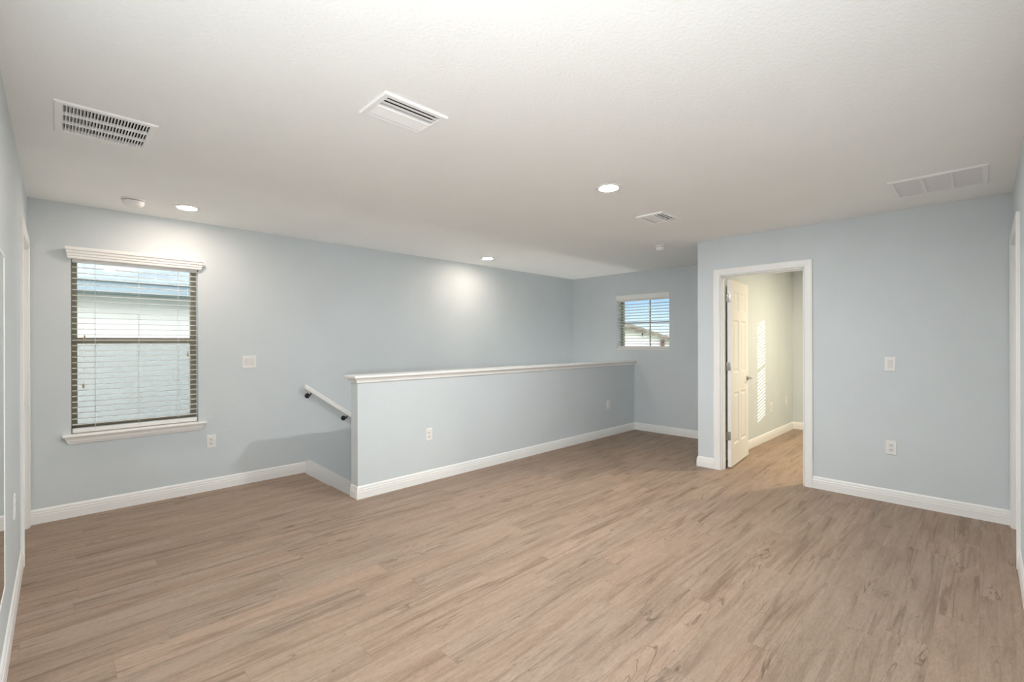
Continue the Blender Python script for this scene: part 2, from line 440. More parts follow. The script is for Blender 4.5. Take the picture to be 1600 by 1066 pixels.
CW = 0.072
baseboard('baseboard_left', 'X', CL, 1.847, D, -1, 1, 0, 'white baseboard under the tall window, ending at the stairs')
baseboard('baseboard_far', 'Y', K, D2, EF, -1, 0, -1, 'white baseboard of the short far wall')
baseboard('baseboard_right', 'Y', CR, DY0 - CW, R, -1, 1, 0, 'white baseboard to the right of the doorway')
baseboard('baseboard_corner', 'Y', DY1 + CW, K, R, -1, 0, 1, 'short white baseboard between doorway and wall corner')
baseboard('baseboard_return', 'X', R, EF, K, 1, -1, -1, 'white baseboard round the corner of the door wall')
baseboard('baseboard_near_left', 'Y', CR, LY0 - CW, CL, 1, 1, 0, 'white baseboard running to the camera at the left edge')
baseboard('baseboard_near_right', 'X', CL, RX0 - CW, CR, 1, 1, 0, 'white baseboard running to the camera at the right edge')
baseboard('baseboard_bedroom_left', 'X', RB + 0.08, BX, KB, -1, 0, -1, 'white baseboard of the bedroom side wall')
baseboard('baseboard_bedroom_far', 'Y', BY, KB, BX, -1, 0, -1, 'white baseboard at the back of the bedroom')
bm = B()   # half wall: front and end in one run
path(bm, BP, [lambda u, v: (EF - u, D2 - u, v), lambda u, v: (HX0 - u, D2 - u, v), lambda u, v: (HX0 - u, D3, v)])
struct('baseboard_stair', bm, M['trim'], 'white baseboard along the foot of the half wall, wrapping its end', 'baseboard')

CAP = [(0.0, 1.004), (0.011, 1.004), (0.013, 1.008), (0.013, 1.018), (0.017, 1.022), (0.021, 1.032), (0.024, 1.040), (0.031, 1.042),
       (0.040, 1.045), (0.043, 1.050), (0.043, 1.058), (0.040, 1.064), (0.034, 1.067)]
bm = B()
fns = [lambda u, v: (EF, D2 - u, v), lambda u, v: (HX0 - u, D2 - u, v), lambda u, v: (HX0 - u, D3 + u, v), lambda u, v: (EF, D3 + u, v)]
path(bm, CAP, fns, close=False)
u, v = CAP[-1]; quad(bm, *[f(u, v) for f in fns])
u, v = CAP[0]; quad(bm, *[f(u, v) for f in fns][::-1])
struct('trim_1', bm, M['trim'], 'white moulded cap along the top of the half wall', 'trim')

bm = B()   # stair skirt board on the window wall
SK = [(1.847, 0.120), (1.905, 0.112), (4.6, 0.112 - 2.695 * 0.714), (4.6, -0.18 - 2.695 * 0.714), (1.847, -0.16)]
sweep(bm, SK, lambda a, b: (a, D, b), lambda a, b: (a, D - 0.016, b))
struct('trim_2', bm, M['trim'], 'white skirt board sloping down beside the stairs', 'trim')

CP = [(0.006, 0), (0.006, 0.010), (0.012, 0.013), (0.022, 0.0135), (0.030, 0.0155), (0.060, 0.017), (0.068, 0.0165), (CW, 0.013), (CW, 0)]
def casing(name, axis, a0, a1, wall, nrm, depth, label):
    """moulded casing on the room side plus the jamb lining and stop"""
    bm = B()
    def P(a, d, z): return (a, wall + nrm * d, z) if axis == 'X' else (wall + nrm * d, a, z)
    def run(n_, w_):
        g = lambda a, d, z: (a, w_ + n_ * d, z) if axis == 'X' else (w_ + n_ * d, a, z)
        path(bm, CP, [lambda u, d: g(a0 - u, d, 0), lambda u, d: g(a0 - u, d, DH + u), lambda u, d: g(a1 + u, d, DH + u), lambda u, d: g(a1 + u, d, 0)])
    run(nrm, wall); run(-nrm, wall - nrm * depth)
    JT = 0.018
    for (p0, p1, q0, q1) in ((a0 - 0.001, a0 + JT - 0.012, 0, DH), (a1 - JT + 0.012, a1 + 0.001, 0, DH), (a0, a1, DH - JT + 0.012, DH + 0.001)):
        lo, hi = sorted((wall + nrm * 0.004, wall - nrm * (depth + 0.004)))
        if axis == 'X': box(bm, p0, p1, lo, hi, q0, q1)
        else: box(bm, lo, hi, p0, p1, q0, q1)
    lo, hi = sorted((wall - nrm * 0.045, wall - nrm * 0.062))   # door stop
    for (p0, p1, q0, q1) in ((a0, a0 + 0.018, 0, DH), (a1 - 0.018, a1, 0, DH), (a0, a1, DH - 0.018, DH)):
        if axis == 'X': box(bm, p0, p1, lo, hi, q0, q1)
        else: box(bm, lo, hi, p0, p1, q0, q1)
    return struct(name, bm, M['trim'], label, 'door frame')
casing('trim_3', 'Y', DY0, DY1, R, -1, T, 'white moulded frame of the open doorway')
casing('trim_4', 'Y', LY0, LY1, CL, 1, T, 'white door frame at the left edge by the room corner')
casing('trim_5', 'X', RX0, RX1, CR, 1, T, 'white door frame at the right edge by the room corner')

# ------------------------------------------------------------------ doors (six panels)
def door_leaf(name, wd, label, hinges=True, lever=True):
    """local: hinge edge at x=0, near face y=0, far face y=+0.035, z up"""
    TH, HT, Z0 = 0.035, 2.018, 0.012
    bm = B()
    st, ms = 0.112, 0.095
    pw = (wd - 2 * st - ms) / 2
    cols = [(st, st + pw), (st + pw + ms, wd - st)]
    rows = [(0.235, 0.800), (1.010, 1.590), (1.690, 1.905)]
    xs = sorted({0, wd, *[q for c in cols for q in c]}); zs = sorted({Z0, HT, *[q for r in rows for q in r]})
    for side, yy in ((0, 0.0), (1, TH)):
        s = 1 if side == 0 else -1
        for i in range(len(xs) - 1):
            for j in range(len(zs) - 1):
                x0, x1, z0, z1 = xs[i], xs[i + 1], zs[j], zs[j + 1]
                if any(abs(c[0] - x0) < 1e-6 for c in cols) and any(abs(r[0] - z0) < 1e-6 for r in rows):
                    steps = [(0, 0), (0.007, 0.002), (0.016, 0.009), (0.026, 0.009), (0.050, 0.003)]
                    ring = [[(x0 + a, yy + s * d, z0 + a), (x1 - a, yy + s * d, z0 + a), (x1 - a, yy + s * d, z1 - a), (x0 + a, yy + s * d, z1 - a)] for a, d in steps]
                    for p, q in zip(ring, ring[1:]):
                        for k in range(4):
                            quad(bm, p[k], p[(k + 1) % 4], q[(k + 1) % 4], q[k])
                    quad(bm, *ring[-1])
                else:
                    quad(bm, (x0, yy, z0), (x1, yy, z0), (x1, yy, z1), (x0, yy, z1))
    for a, b in (((0, Z0), (wd, Z0)), ((wd, Z0), (wd, HT)), ((wd, HT), (0, HT)), ((0, HT), (0, Z0))):
        quad(bm, (a[0], 0, a[1]), (b[0], 0, b[1]), (b[0], TH, b[1]), (a[0], TH, a[1]))
    bmesh.ops.remove_doubles(bm, verts=bm.verts, dist=1e-5)
    d = tag(obj(name, bm, M['door']), label, 'door', None, 'structure')
    if hinges:
        for z in (0.300, 1.045, 1.775):
            h = B()
            box(h, -0.0025, 0.0005, 0.003, 0.034, z, z + 0.089, 0.0008)          # leaf let into the door edge
            box(h, -0.006, -0.0035, 0.030, 0.062, z, z + 0.089, 0.0008)          # leaf on the jamb
            for k in range(3):
                lathe(h, [(0.0058, z + k * 0.030), (0.0058, z + k * 0.030 + 0.028)], 14, (-0.004, 0.040, 0))
            for k in range(3):
                lathe(h, [(0.004, 0), (0.003, 0.0012)], 10, (-0.0025, 0.012 + 0.006 * (k % 2), z + 0.015 + k * 0.03), '-X')
            obj('hinge', h, M['nickel'], d, True)
    if lever:
        for s, ax, yy in ((-1, '-Y', 0.0), (1, 'Y', TH)):
            b2 = B(); cx, cz = wd - 0.062, 0.925
            lathe(b2, [(0.001, 0), (0.032, 0), (0.032, 0.006), (0.028, 0.010), (0.012, 0.012), (0.011, 0.045), (0.001, 0.047)], 28, (cx, yy, cz), ax, False)
            tube(b2, [(cx + 0.006, yy + s * 0.043, cz), (cx - 0.03, yy + s * 0.047, cz + 0.001), (cx - 0.07, yy + s * 0.046, cz), (cx - 0.112, yy + s * 0.040, cz - 0.002)], [0.010, 0.0095, 0.0085, 0.007], 12)
            hd = obj('lever_handle', b2, M['nickel'], d, True)
    return d

d3 = door_leaf('door_1', 0.745, 'white six panel door standing open against the bedroom side wall')
ang = math.atan2(1.948 - 1.874, 5.86 - 5.118)
d3.location = (5.118, 1.876, 0); d3.rotation_euler = (0, 0, ang)
d1 = door_leaf('door_2', LY1 - LY0 - 0.014, 'white closed door set back in the frame at the left edge', False, True)
d1.rotation_euler = (0, 0, math.pi / 2); d1.location = (CL - 0.0625, LY0 + 0.007, 0)
d2 = door_leaf('door_3', RX1 - RX0 - 0.014, 'white closed door set back in the frame at the right edge', False, True)
d2.location = (RX1 - 0.007, CR - 0.0625, 0); d2.rotation_euler = (0, 0, math.pi)

# ------------------------------------------------------------------ windows
def window(name, axis, wall, sgn, a0, a1, z0, z1, setback, label, split=True, vert=None, horiz=None, sill='stool', screen=False):
    """frame set back in the opening; outward = sgn along the wall normal"""
    def bx(bm, p0, p1, d0, d1, q0, q1, bev=0.0):
        lo, hi = sorted((wall + sgn * d0, wall + sgn * d1))
        if axis == 'X': box(bm, p0, p1, lo, hi, q0, q1, bev)
        else: box(bm, lo, hi, p0, p1, q0, q1, bev)
    F, s0, s1 = 0.038, setback, setback + 0.055
    bm = B()
    bx(bm, a0, a0 + F, s0, s1, z0, z1, 0.003); bx(bm, a1 - F, a1, s0, s1, z0, z1, 0.003)
    bx(bm, a0 + F, a1 - F, s0, s1, z1 - F, z1, 0.003); bx(bm, a0 + F, a1 - F, s0, s1, z0, z0 + F, 0.003)
    wn = tag(obj(name, bm, M['bronze']), label, 'window', None, 'structure')
    ia0, ia1, iz0, iz1 = a0 + F, a1 - F, z0 + F, z1 - F
    if split:
        zm = split
        b2 = B(); bx(b2, ia0, ia1, s0 + 0.006, s1 - 0.006, zm - 0.024, zm + 0.024, 0.003); obj('meeting_rail', b2, M['bronze'], wn)
        for q0, q1, dd in ((iz0, zm - 0.024, 0.020), (zm + 0.024, iz1, 0.034)):
            b2 = B(); bx(b2, ia0, ia1, s0 + dd, s0 + dd + 0.005, q0, q1); obj('pane', b2, M['glass'], wn)
        b2 = B(); s = 0.010
        bx(b2, ia0, ia1, s0 + 0.012, s0 + 0.034, iz0, iz0 + 0.022, 0.002)
        obj('sash_rail', b2, M['bronze'], wn)
    else:
        b2 = B(); bx(b2, ia0, ia1, s0 + 0.025, s0 + 0.030, iz0, iz1); obj('pane', b2, M['glass'], wn)
    if vert is not None:
        b2 = B(); bx(b2, vert - 0.009, vert + 0.009, s0 + 0.012, s0 + 0.024, iz0, iz1, 0.002); obj('muntin', b2, M['bronze'], wn)
    if horiz is not None:
        b2 = B(); bx(b2, ia0, ia1, s0 + 0.010, s0 + 0.022, horiz - 0.009, horiz + 0.009, 0.002); obj('muntin', b2, M['bronze'], wn)
    if screen:
        b2 = B(); bx(b2, ia0, ia1, s1 - 0.008, s1 - 0.0075, iz0, split); obj('insect_screen', b2, M['screen'], wn)
    b2 = B()
    if sill == 'stool':
        SP = [(-setback, 0.0), (0.046, 0.0), (0.052, -0.004), (0.054, -0.011), (0.050, -0.019), (0.040, -0.022), (0.034, -0.022), (0.030, -0.034), (0.024, -0.042), (0.014, -0.072), (0.0, -0.074), (0.0, -0.022), (-setback, -0.022)]
        ov = 0.050
        def f(end):
            s_ = -1 if end == 0 else 1
            a = a0 if end == 0 else a1
            def g(u, v):
                k = ov if v > -0.0225 else ov - 0.020 - (0.054 - max(u, 0)) * 0.45
                if u <= 0.0001 and v > -0.0225: k = ov if u > -1e-4 else 0.0
                p = a + s_ * k; q = wall - sgn * u
                return (p, q, z0 + 0.004 + v) if axis == 'X' else (q, p, z0 + 0.004 + v)
            return g
        stool = SP[:1] + [(0.0, 0.0)] + SP[1:7] + [(0.0, -0.022), (-setback, -0.022)]
        # stool board: slides into the opening
        bx(b2, a0, a1, -0.0, setback, z0 - 0.018, z0 + 0.004)
        sp = [(0.0, 0.004), (0.046, 0.004), (0.052, 0.000), (0.054, -0.007), (0.050, -0.015), (0.040, -0.018), (0.0, -0.018)]
        ap = [(0.0, -0.018), (0.036, -0.018), (0.034, -0.026), (0.028, -0.034), (0.024, -0.050), (0.016, -0.062), (0.012, -0.072), (0.0, -0.072)]
        def e(a, s_, k0, k1):
            def g(u, v):
                p = a + s_ * (k0 + k1 * u); q = wall - sgn * u
                return (p, q, z0 + v) if axis == 'X' else (q, p, z0 + v)
            return g
        sweep(b2, sp, e(a0, -1, 0.050, 0), e(a1, 1, 0.056, 0))
        sweep(b2, ap, e(a0, -1, 0.010, 0.75), e(a1, 1, 0.012, 0.75))
    else:
        bx(b2, a0, a1, -0.006, setback, z0 - 0.016, z0 + 0.003, 0.002)
    obj('window_sill', b2, M['trim'], wn)
    return wn

window('window_1', 'X', D, 1, W1[0], W1[1], W1[2], W1[3], 0.105, 'tall bronze framed window with white sill in the long left wall', split=1.374, vert=None, sill='stool', screen=True)
window('window_2', 'Y', EF, 1, W2[0], W2[1], W2[2], W2[3], 0.125, 'small bronze framed four pane window high in the far wall', split=None, vert=3.588, horiz=1.655, sill='thin')
window('window_3', 'Y', BX, 1, W3[0], W3[1], W3[2], W3[3], 0.105, 'bedroom window letting in the low sun', split=1.374, sill='thin')

# blinds: local x along the opening, y = towards the outside, z world height
def blind(name, label, loc, rz, wd, ztop, zbot, valance, ycen, pitch=0.0443, tilt=0.0, cords=(0.17, 0.5, 0.83), tassels=(), stack=0):
    t = thing(name, label, 'window blind', loc, rz, 'white slatted window blinds')
    bm = B()
    if valance == 'crown':
        prof = [(-0.001, 0.0), (-0.030, 0.0), (-0.033, 0.006), (-0.034, 0.018), (-0.040, 0.023), (-0.042, 0.037), (-0.049, 0.044), (-0.052, 0.058), (-0.060, 0.066), (-0.062, 0.084), (-0.058, 0.088), (-0.001, 0.088)]
        ov = 0.004
        sweep(bm, prof, lambda u, v: (-ov + u * 0.5, u, ztop + v), lambda u, v: (wd + ov - u * 0.5, u, ztop + v))
    else:
        box(bm, -0.008, wd + 0.008, -0.020, -0.0005, ztop, ztop + 0.074, 0.004)
    obj('valance', bm, M['trim'], t)
    bm = B(); box(bm, 0.006, wd - 0.006, ycen - 0.026, ycen + 0.026, ztop - 0.022, ztop + 0.020, 0.002); obj('headrail', bm, M['slat'], t)
    bm = B(); z = zbot + 0.066; zs = []
    k = 0
    while z < ztop - 0.03:
        zs.append(z)
        pr = []
        for i in range(7):
            a = (i / 6 - 0.5) * 0.050
            pr.append((a, 0.0018 * (1 - (2 * a / 0.05) ** 2)))
        pr = pr + [(a, b - 0.0030) for a, b in pr[::-1]]
        ct, st_ = math.cos(tilt), math.sin(tilt)
        sweep(bm, pr, lambda u, v: (0.006, ycen + u * ct - v * st_, z + u * st_ + v * ct), lambda u, v: (wd - 0.006, ycen + u * ct - v * st_, z + u * st_ + v * ct))
        z += pitch
    obj('slats', bm, M['slat'], t)
    bm = B(); box(bm, 0.006, wd - 0.006, ycen - 0.026, ycen + 0.026, zbot, zbot + 0.034, 0.004); obj('bottom_rail', bm, M['slat'], t)
    for c in cords:
        bm = B()
        for yy in (-0.027, 0.027):
            tube(bm, [(c * wd, ycen + yy, zbot + 0.01), (c * wd, ycen + yy, ztop)], 0.0012, 6)
        obj('ladder_cord', bm, M['cord'], t)
    for (cx, z1) in tassels:
        bm = B(); tube(bm, [(cx, ycen - 0.034, z1 + 0.03), (cx, ycen - 0.034, ztop)], 0.0010, 6); pc = obj('pull_cord', bm, M['cord'], t)
        bm = B(); lathe(bm, [(0.002, 0.036), (0.004, 0.032), (0.0075, 0.006), (0.0065, 0.0)], 14, (cx, ycen - 0.034, z1)); obj('tassel', bm, M['tassel'], pc, True)
    return t

bw = W1[1] - W1[0]
blind('window_blind', 'white wooden slat blind with moulded valance on the tall left window', (W1[0], D, 0), 0, bw, 2.012, 0.648, 'crown', 0.040,
      tassels=((0.078, 1.380), (0.070, 1.000), (0.755, 1.235)))
blind('window_blind', 'white slat blind with flat valance on the small far window', (EF, W2[1], 0), -math.pi / 2, W2[1] - W2[0], 2.012, 1.256, 'flat', 0.040, cords=(0.2, 0.8), tilt=-0.16)
blind('window_blind', 'white slat blind on the sunny bedroom window', (BX, W3[1], 0), -math.pi / 2, W3[1] - W3[0], 2.000, 0.648, 'flat', 0.040, cords=(0.2, 0.8), tilt=-0.20)

# ------------------------------------------------------------------ mirror on the near left wall
t = thing('wall_mirror', 'tall wall mirror cut off by the left edge of the picture', 'mirror', (CL, 1.95, 1.02))
bm = B(); box(bm, 0.001, 0.006, -0.80, 0.832, -0.655, 0.680, 0.001); obj('glass', bm, M['mirror'], t)
bm = B()
for (y0, y1, z0, z1) in ((-0.812, 0.844, 0.680, 0.692), (-0.812, 0.844, -0.667, -0.655), (-0.812, -0.80, -0.655, 0.680), (0.832, 0.844, -0.655, 0.680)):
    box(bm, 0.0005, 0.0075, y0, y1, z0, z1, 0.0015)
obj('frame', bm, M['trim'], t)

# ------------------------------------------------------------------ outlets and switches (local: plate in xz plane, faces -y)
def duplex():
    t = thing('wall_outlet', '', 'outlet', (0, 0, 0), 0, 'white duplex outlets on the walls')
    bm = B()
    prof = [(0.0, 0.0), (0.0, -0.003), (0.004, -0.0058)]
    a, b = 0.0365, 0.059
    ring = [[(-a + i, d, -b + i), (a - i, d, -b + i), (a - i, d, b - i), (-a + i, d, b - i)] for i, d in prof]
    for p, q in zip(ring, ring[1:]):
        for k in range(4): quad(bm, p[k], p[(k + 1) % 4], q[(k + 1) % 4], q[k])
    quad(bm, *ring[-1]); quad(bm, *ring[0][::-1])
    bmesh.ops.remove_doubles(bm, verts=bm.verts, dist=1e-6)
    obj('cover_plate', bm, M['plastic'], t)
    for z in (-0.0195, 0.0195):
        bm = B(); lathe(bm, [(0.0165, 0.0050), (0.0165, 0.0078), (0.0155, 0.0085)], 28, (0, 0, z), '-Y')
        for v in bm.verts:
            if v.co.z - z > 0.0125: v.co.z = z + 0.0125
            if v.co.z - z < -0.0125: v.co.z = z - 0.0125
        rc = obj('receptacle', bm, M['device'], t)
        bm = B()
        for xx, hh in ((-0.0065, 0.0085), (0.0065, 0.0070)): box(bm, xx - 0.0013, xx + 0.0013, -0.0088, -0.008, z - hh / 2 + 0.002, z + hh / 2 + 0.002)
        lathe(bm, [(0.0026, 0.0080), (0.0026, 0.0088)], 12, (0, 0, z - 0.0075), '-Y')
        obj('slots', bm, M['slot'], rc)
    bm = B(); lathe(bm, [(0.003, 0.0055), (0.0025, 0.0070)], 12, (0, 0, 0), '-Y'); obj('screw', bm, M['plastic'], t)
    return t
def switch(gangs, name, label, loc, rz):
    t = thing(name, label, 'light switch', loc, rz)
    bm = B(); a, b = 0.0365 + 0.023 * (gangs - 1), 0.0590
    prof = [(0.0, 0.0), (0.0, -0.003), (0.004, -0.0058)]
    ring = [[(-a + i, d, -b + i), (a - i, d, -b + i), (a - i, d, b - i), (-a + i, d, b - i)] for i, d in prof]
    for p, q in zip(ring, ring[1:]):
        for k in range(4): quad(bm, p[k], p[(k + 1) % 4], q[(k + 1) % 4], q[k])
    quad(bm, *ring[-1]); quad(bm, *ring[0][::-1])
    bmesh.ops.remove_doubles(bm, verts=bm.verts, dist=1e-6)
    obj('cover_plate', bm, M['plastic'], t)
    for g in range(gangs):
        cx = (g - (gangs - 1) / 2) * 0.046
        bm = B()
        fr = 0.0015
        for (x0, x1, z0, z1) in ((-0.0175, 0.0175, 0.033, 0.0345), (-0.0175, 0.0175, -0.0345, -0.033), (-0.0175, -0.016, -0.033, 0.033), (0.016, 0.0175, -0.033, 0.033)):
            box(bm, cx + x0, cx + x1, -0.0072, -0.005, z0, z1)
        obj('switch_frame', bm, M['device'], t)
        bm = B()
        sweep(bm, [(-0.005, -0.0325), (-0.0068, -0.0325), (-0.0085, 0.0), (-0.0108, 0.0325), (-0.005, 0.0325)], lambda y, z: (cx - 0.0155, y, z), lambda y, z: (cx + 0.0155, y, z))
        obj('rocker', bm, M['device'], t)
    return t
PI = math.pi
spots = [((1.006, D, 0.450), 0, 'white outlet on the long left wall beside the end of the window sill'),
         ((2.578, D2, 0.457), 0, 'white outlet on the half wall, the nearer of its two'),
         ((5.664, D2, 0.452), 0, 'white outlet on the half wall near the far corner'),
         ((R, 0.535, 0.461), -PI / 2, 'white outlet low on the door wall, under the single switch'),
         ((CL, 3.46, 0.520), PI / 2, 'white outlet seen edge on beside the left door frame'),
         ((7.10, KB, 0.440), 0, 'outlet on the bedroom side wall nearer the sun patch'),
         ((7.81, KB, 0.470), 0, 'outlet on the bedroom side wall near its back corner')]
proto = duplex()
for i, (loc, rz, lab) in enumerate(spots):
    if i == 0:
        proto.location = loc; proto.rotation_euler = (0, 0, rz); proto['label'] = lab
    else:
        copy_tree(proto, lab, loc, rz)
switch(2, 'light_switch', 'white double rocker switch on the long wall right of the tall window', (1.322, D, 1.169), 0)
switch(1, 'light_switch', 'white single rocker switch on the door wall', (R, 0.540, 1.162), -PI / 2)

# ------------------------------------------------------------------ handrail
t = thing('handrail', 'white sloping handrail on black brackets along the stair wall', 'handrail', (1.815, D, 0))
sl = -0.714; L = 3.0; RZ0 = 0.926; ry = -0.078
ct = 1 / math.hypot(1, sl); nx, nz = -sl * ct, ct
rp = [(-0.019, -0.040), (-0.019, -0.014), (-0.021, -0.006), (-0.015, 0.003), (0.0, 0.006), (0.015, 0.003), (0.021, -0.006), (0.019, -0.014), (0.019, -0.040), (0.012, -0.044), (-0.012, -0.044)]
bm = B()
sweep(bm, rp, lambda u, v: (0.0, ry + u, RZ0 + v * 1.1), lambda u, v: (L + nx * v, ry + u, RZ0 + sl * L + nz * v))
obj('rail', bm, M['trim'], t)
for bxx in (0.066, 0.456, 1.45, 2.45):
    zr = RZ0 + sl * bxx - 0.052
    zw = zr - 0.030
    bm = B()
    lathe(bm, [(0.001, 0), (0.0265, 0), (0.0265, 0.006), (0.022, 0.012), (0.010, 0.015), (0.001, 0.016)], 28, (bxx - 0.012, 0, zw), '-Y', False)
    tube(bm, [(bxx - 0.012, -0.010, zw), (bxx - 0.010, -0.048, zw + 0.002), (bxx - 0.004, ry + 0.010, zw + 0.012), (bxx, ry, zr + 0.004)], [0.008, 0.007, 0.0065, 0.006], 12)
    box(bm, bxx - 0.022, bxx + 0.026, ry - 0.009, ry + 0.009, zr, zr + 0.004)
    bm.verts.ensure_lookup_table()
    for v in bm.verts[-8:]: v.co.z += sl * (v.co.x - bxx) + 0.004
    obj('bracket', bm, M['black'], t, True)

# ------------------------------------------------------------------ recessed lamps
def downlight(label, x, y, strength, col, lit_r=0.064):
    t = thing('recessed_light', label, 'ceiling light', (x, y, H), 0, 'recessed ceiling lights')
    bm = B(); lathe(bm, [(0.094, 0.0), (0.094, 0.003), (0.090, 0.005), (lit_r + 0.002, 0.005), (lit_r + 0.001, 0.002)], 48, (0, 0, 0), '-Z', False)
    obj('trim_ring', bm, M['plastic'], t, True)
    bm = B(); lathe(bm, [(0.0005, 0.0075), (0.035, 0.0072), (lit_r, 0.0056), (lit_r + 0.001, 0.0010)], 48, (0, 0, 0), '-Z', False)
    obj('lens', bm, emit('lamp_glow', col, strength), t, True)
    return t
downlight('round recessed light above the tall left window', 0.745, 4.474, LAMP_WALL, (1.0, 0.83, 0.69))
downlight('largest looking recessed light, mid ceiling left of the square vent', 2.775, 1.845, LAMP_MID, (0.985, 1.0, 0.995))
downlight('small looking recessed light near the long wall above the half wall', 3.965, 4.480, LAMP_WALL, (1.0, 0.83, 0.69))
downlight('added unseen recessed fill light close to the camera corner', 0.56, 1.12, FILL_NEAR, (0.985, 1.0, 0.995))  # unseen lamp, added as fill for the near floor and walls
downlight('added unseen recessed fill light in the bedroom', 6.6, 0.5, FILL_BED, (1.0, 0.86, 0.62))  # unseen lamp, added to brighten the bedroom

# glowing globe added for fill low in the stairwell, unseen behind the half wall
t = thing('stair_fill_globe', 'added fill globe on the end wall down in the stairwell', 'fill lamp', (EF, 4.42, -1.30))
bm = B(); lathe(bm, [(0.001, 0), (0.06, 0), (0.06, 0.012), (0.045, 0.022), (0.014, 0.026), (0.014, 0.09), (0.001, 0.09)], 32, (0, 0, 0), '-X', False); obj('back_plate', bm, M['nickel'], t, True)
bm = B(); lathe(bm, [(0.001, 0.0)] + [(0.15 * math.sin(a), 0.15 - 0.15 * math.cos(a)) for a in [math.pi * i / 16 for i in range(1, 16)]] + [(0.001, 0.30)], 32, (-0.24, 0, -0.06), 'Z', False); obj('globe', bm, emit('globe_glow', (1.0, 0.94, 0.86), FILL_STAIR), t, True)

# ------------------------------------------------------------------ smoke detectors
def detector(label, x, y, r, h):
    t = thing('smoke_detector', label, 'smoke detector', (x, y, H))
    bm = B(); lathe(bm, [(0.001, 0.0), (r, 0.0), (r, 0.010), (r * 0.97, 0.013), (0.001, 0.013)], 40, (0, 0, 0), '-Z', False); obj('base', bm, M['plastic'], t, True)
    bm = B(); lathe(bm, [(r * 0.80, 0.013), (r * 0.80, 0.017)], 40, (0, 0, 0), '-Z'); obj('gap', bm, M['slot'], t, True)
    bm = B(); lathe(bm, [(r * 0.92, 0.017), (r * 0.90, h * 0.62), (r * 0.72, h * 0.92), (r * 0.60, h), (0.001, h)], 40, (0, 0, 0), '-Z'); obj('cover', bm, M['plastic'], t, True)
    return t
detector('white round smoke detector above the tall left window, beside the recessed light', 0.412, 4.500, 0.074, 0.052)
detector('small white smoke detector near the corner of the door wall', 4.85, 2.545, 0.050, 0.056)

# ------------------------------------------------------------------ ceiling vents
def frame_ring(bm, x0, x1, y0, y1, bxw, byw, t0=0.0, t1=0.008):
    """bevelled flat frame hanging below the ceiling plane (local z=0)"""
    o = [(x0, y0), (x1, y0), (x1, y1), (x0, y1)]
    def ins(a, b): return [(x0 + a, y0 + b), (x1 - a, y0 + b), (x1 - a, y1 - b), (x0 + a, y1 - b)]
    rings = [(o, -t0), (o, -t1 * 0.4), (ins(0.004, 0.004), -t1), (ins(bxw - 0.002, byw - 0.002), -t1), (ins(bxw, byw), -t1 + 0.002), (ins(bxw, byw), 0.010)]
    for (p, za), (q, zb) in zip(rings, rings[1:]):
        for k in range(4):
            j = (k + 1) % 4
            quad(bm, (*p[k], za), (*p[j], za), (*q[j], zb), (*q[k], zb))
    bmesh.ops.remove_doubles(bm, verts=bm.verts, dist=1e-6)

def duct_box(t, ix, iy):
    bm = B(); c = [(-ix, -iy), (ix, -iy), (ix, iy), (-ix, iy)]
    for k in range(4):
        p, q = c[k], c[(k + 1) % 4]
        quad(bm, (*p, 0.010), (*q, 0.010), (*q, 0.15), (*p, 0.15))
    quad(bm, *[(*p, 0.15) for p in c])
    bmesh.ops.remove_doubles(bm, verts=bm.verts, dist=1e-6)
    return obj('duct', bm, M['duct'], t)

def blade(bm, x0, x1, yc, w_, ang_, zc, th=0.0012):
    c, s = math.cos(ang_), math.sin(ang_)
    pr = [(-w_ / 2, -th / 2), (w_ / 2, -th / 2), (w_ / 2, th / 2), (-w_ / 2, th / 2)]
    f = lambda x: (lambda u, v: (x, yc + u * c - v * s, zc + u * s + v * c))
    sweep(bm, pr, f(x0), f(x1))

# ceiling void behind each opening is a shallow dark box pressed into the slab: cut real holes in the ceiling
def return_grille():
    t = thing('return_grille', 'white ceiling grille with three rows of dark slots, top left', 'vent', (0.177, 3.092, H), 0, 'ceiling vents')
    hx, hy = 0.188, 0.205
    bm = B(); frame_ring(bm, -hx, hx, -hy, hy, 0.030, 0.030, 0.0, 0.009); obj('frame', bm, M['vent'], t)
    ix, iy = hx - 0.030, hy - 0.030
    bm = B(); k = 26
    for i in range(k):
        cx = -ix + (i + 0.5) * 2 * ix / k
        c, s = math.cos(1.25), math.sin(1.25)
        pr = [(-0.006, -0.0006), (0.006, -0.0006), (0.006, 0.0006), (-0.006, 0.0006)]
        f = lambda y: (lambda u, v: (cx + u * c - v * s, y, 0.004 + u * s + v * c))
        sweep(bm, pr, f(-iy), f(iy))
    for i in range(k + 1):
        cx = -ix + i * 2 * ix / k
        box(bm, cx - 0.0018, cx + 0.0018, -iy, iy, -0.0075, -0.0045)
    obj('louvres', bm, M['vent'], t)
    for q in (-1, 1):
        bm = B(); box(bm, -ix, ix, q * iy / 3 - 0.0075, q * iy / 3 + 0.0075, -0.0085, 0.004, 0.001); obj('bar', bm, M['vent'], t)
    duct_box(t, ix, iy)
    return t
return_grille()

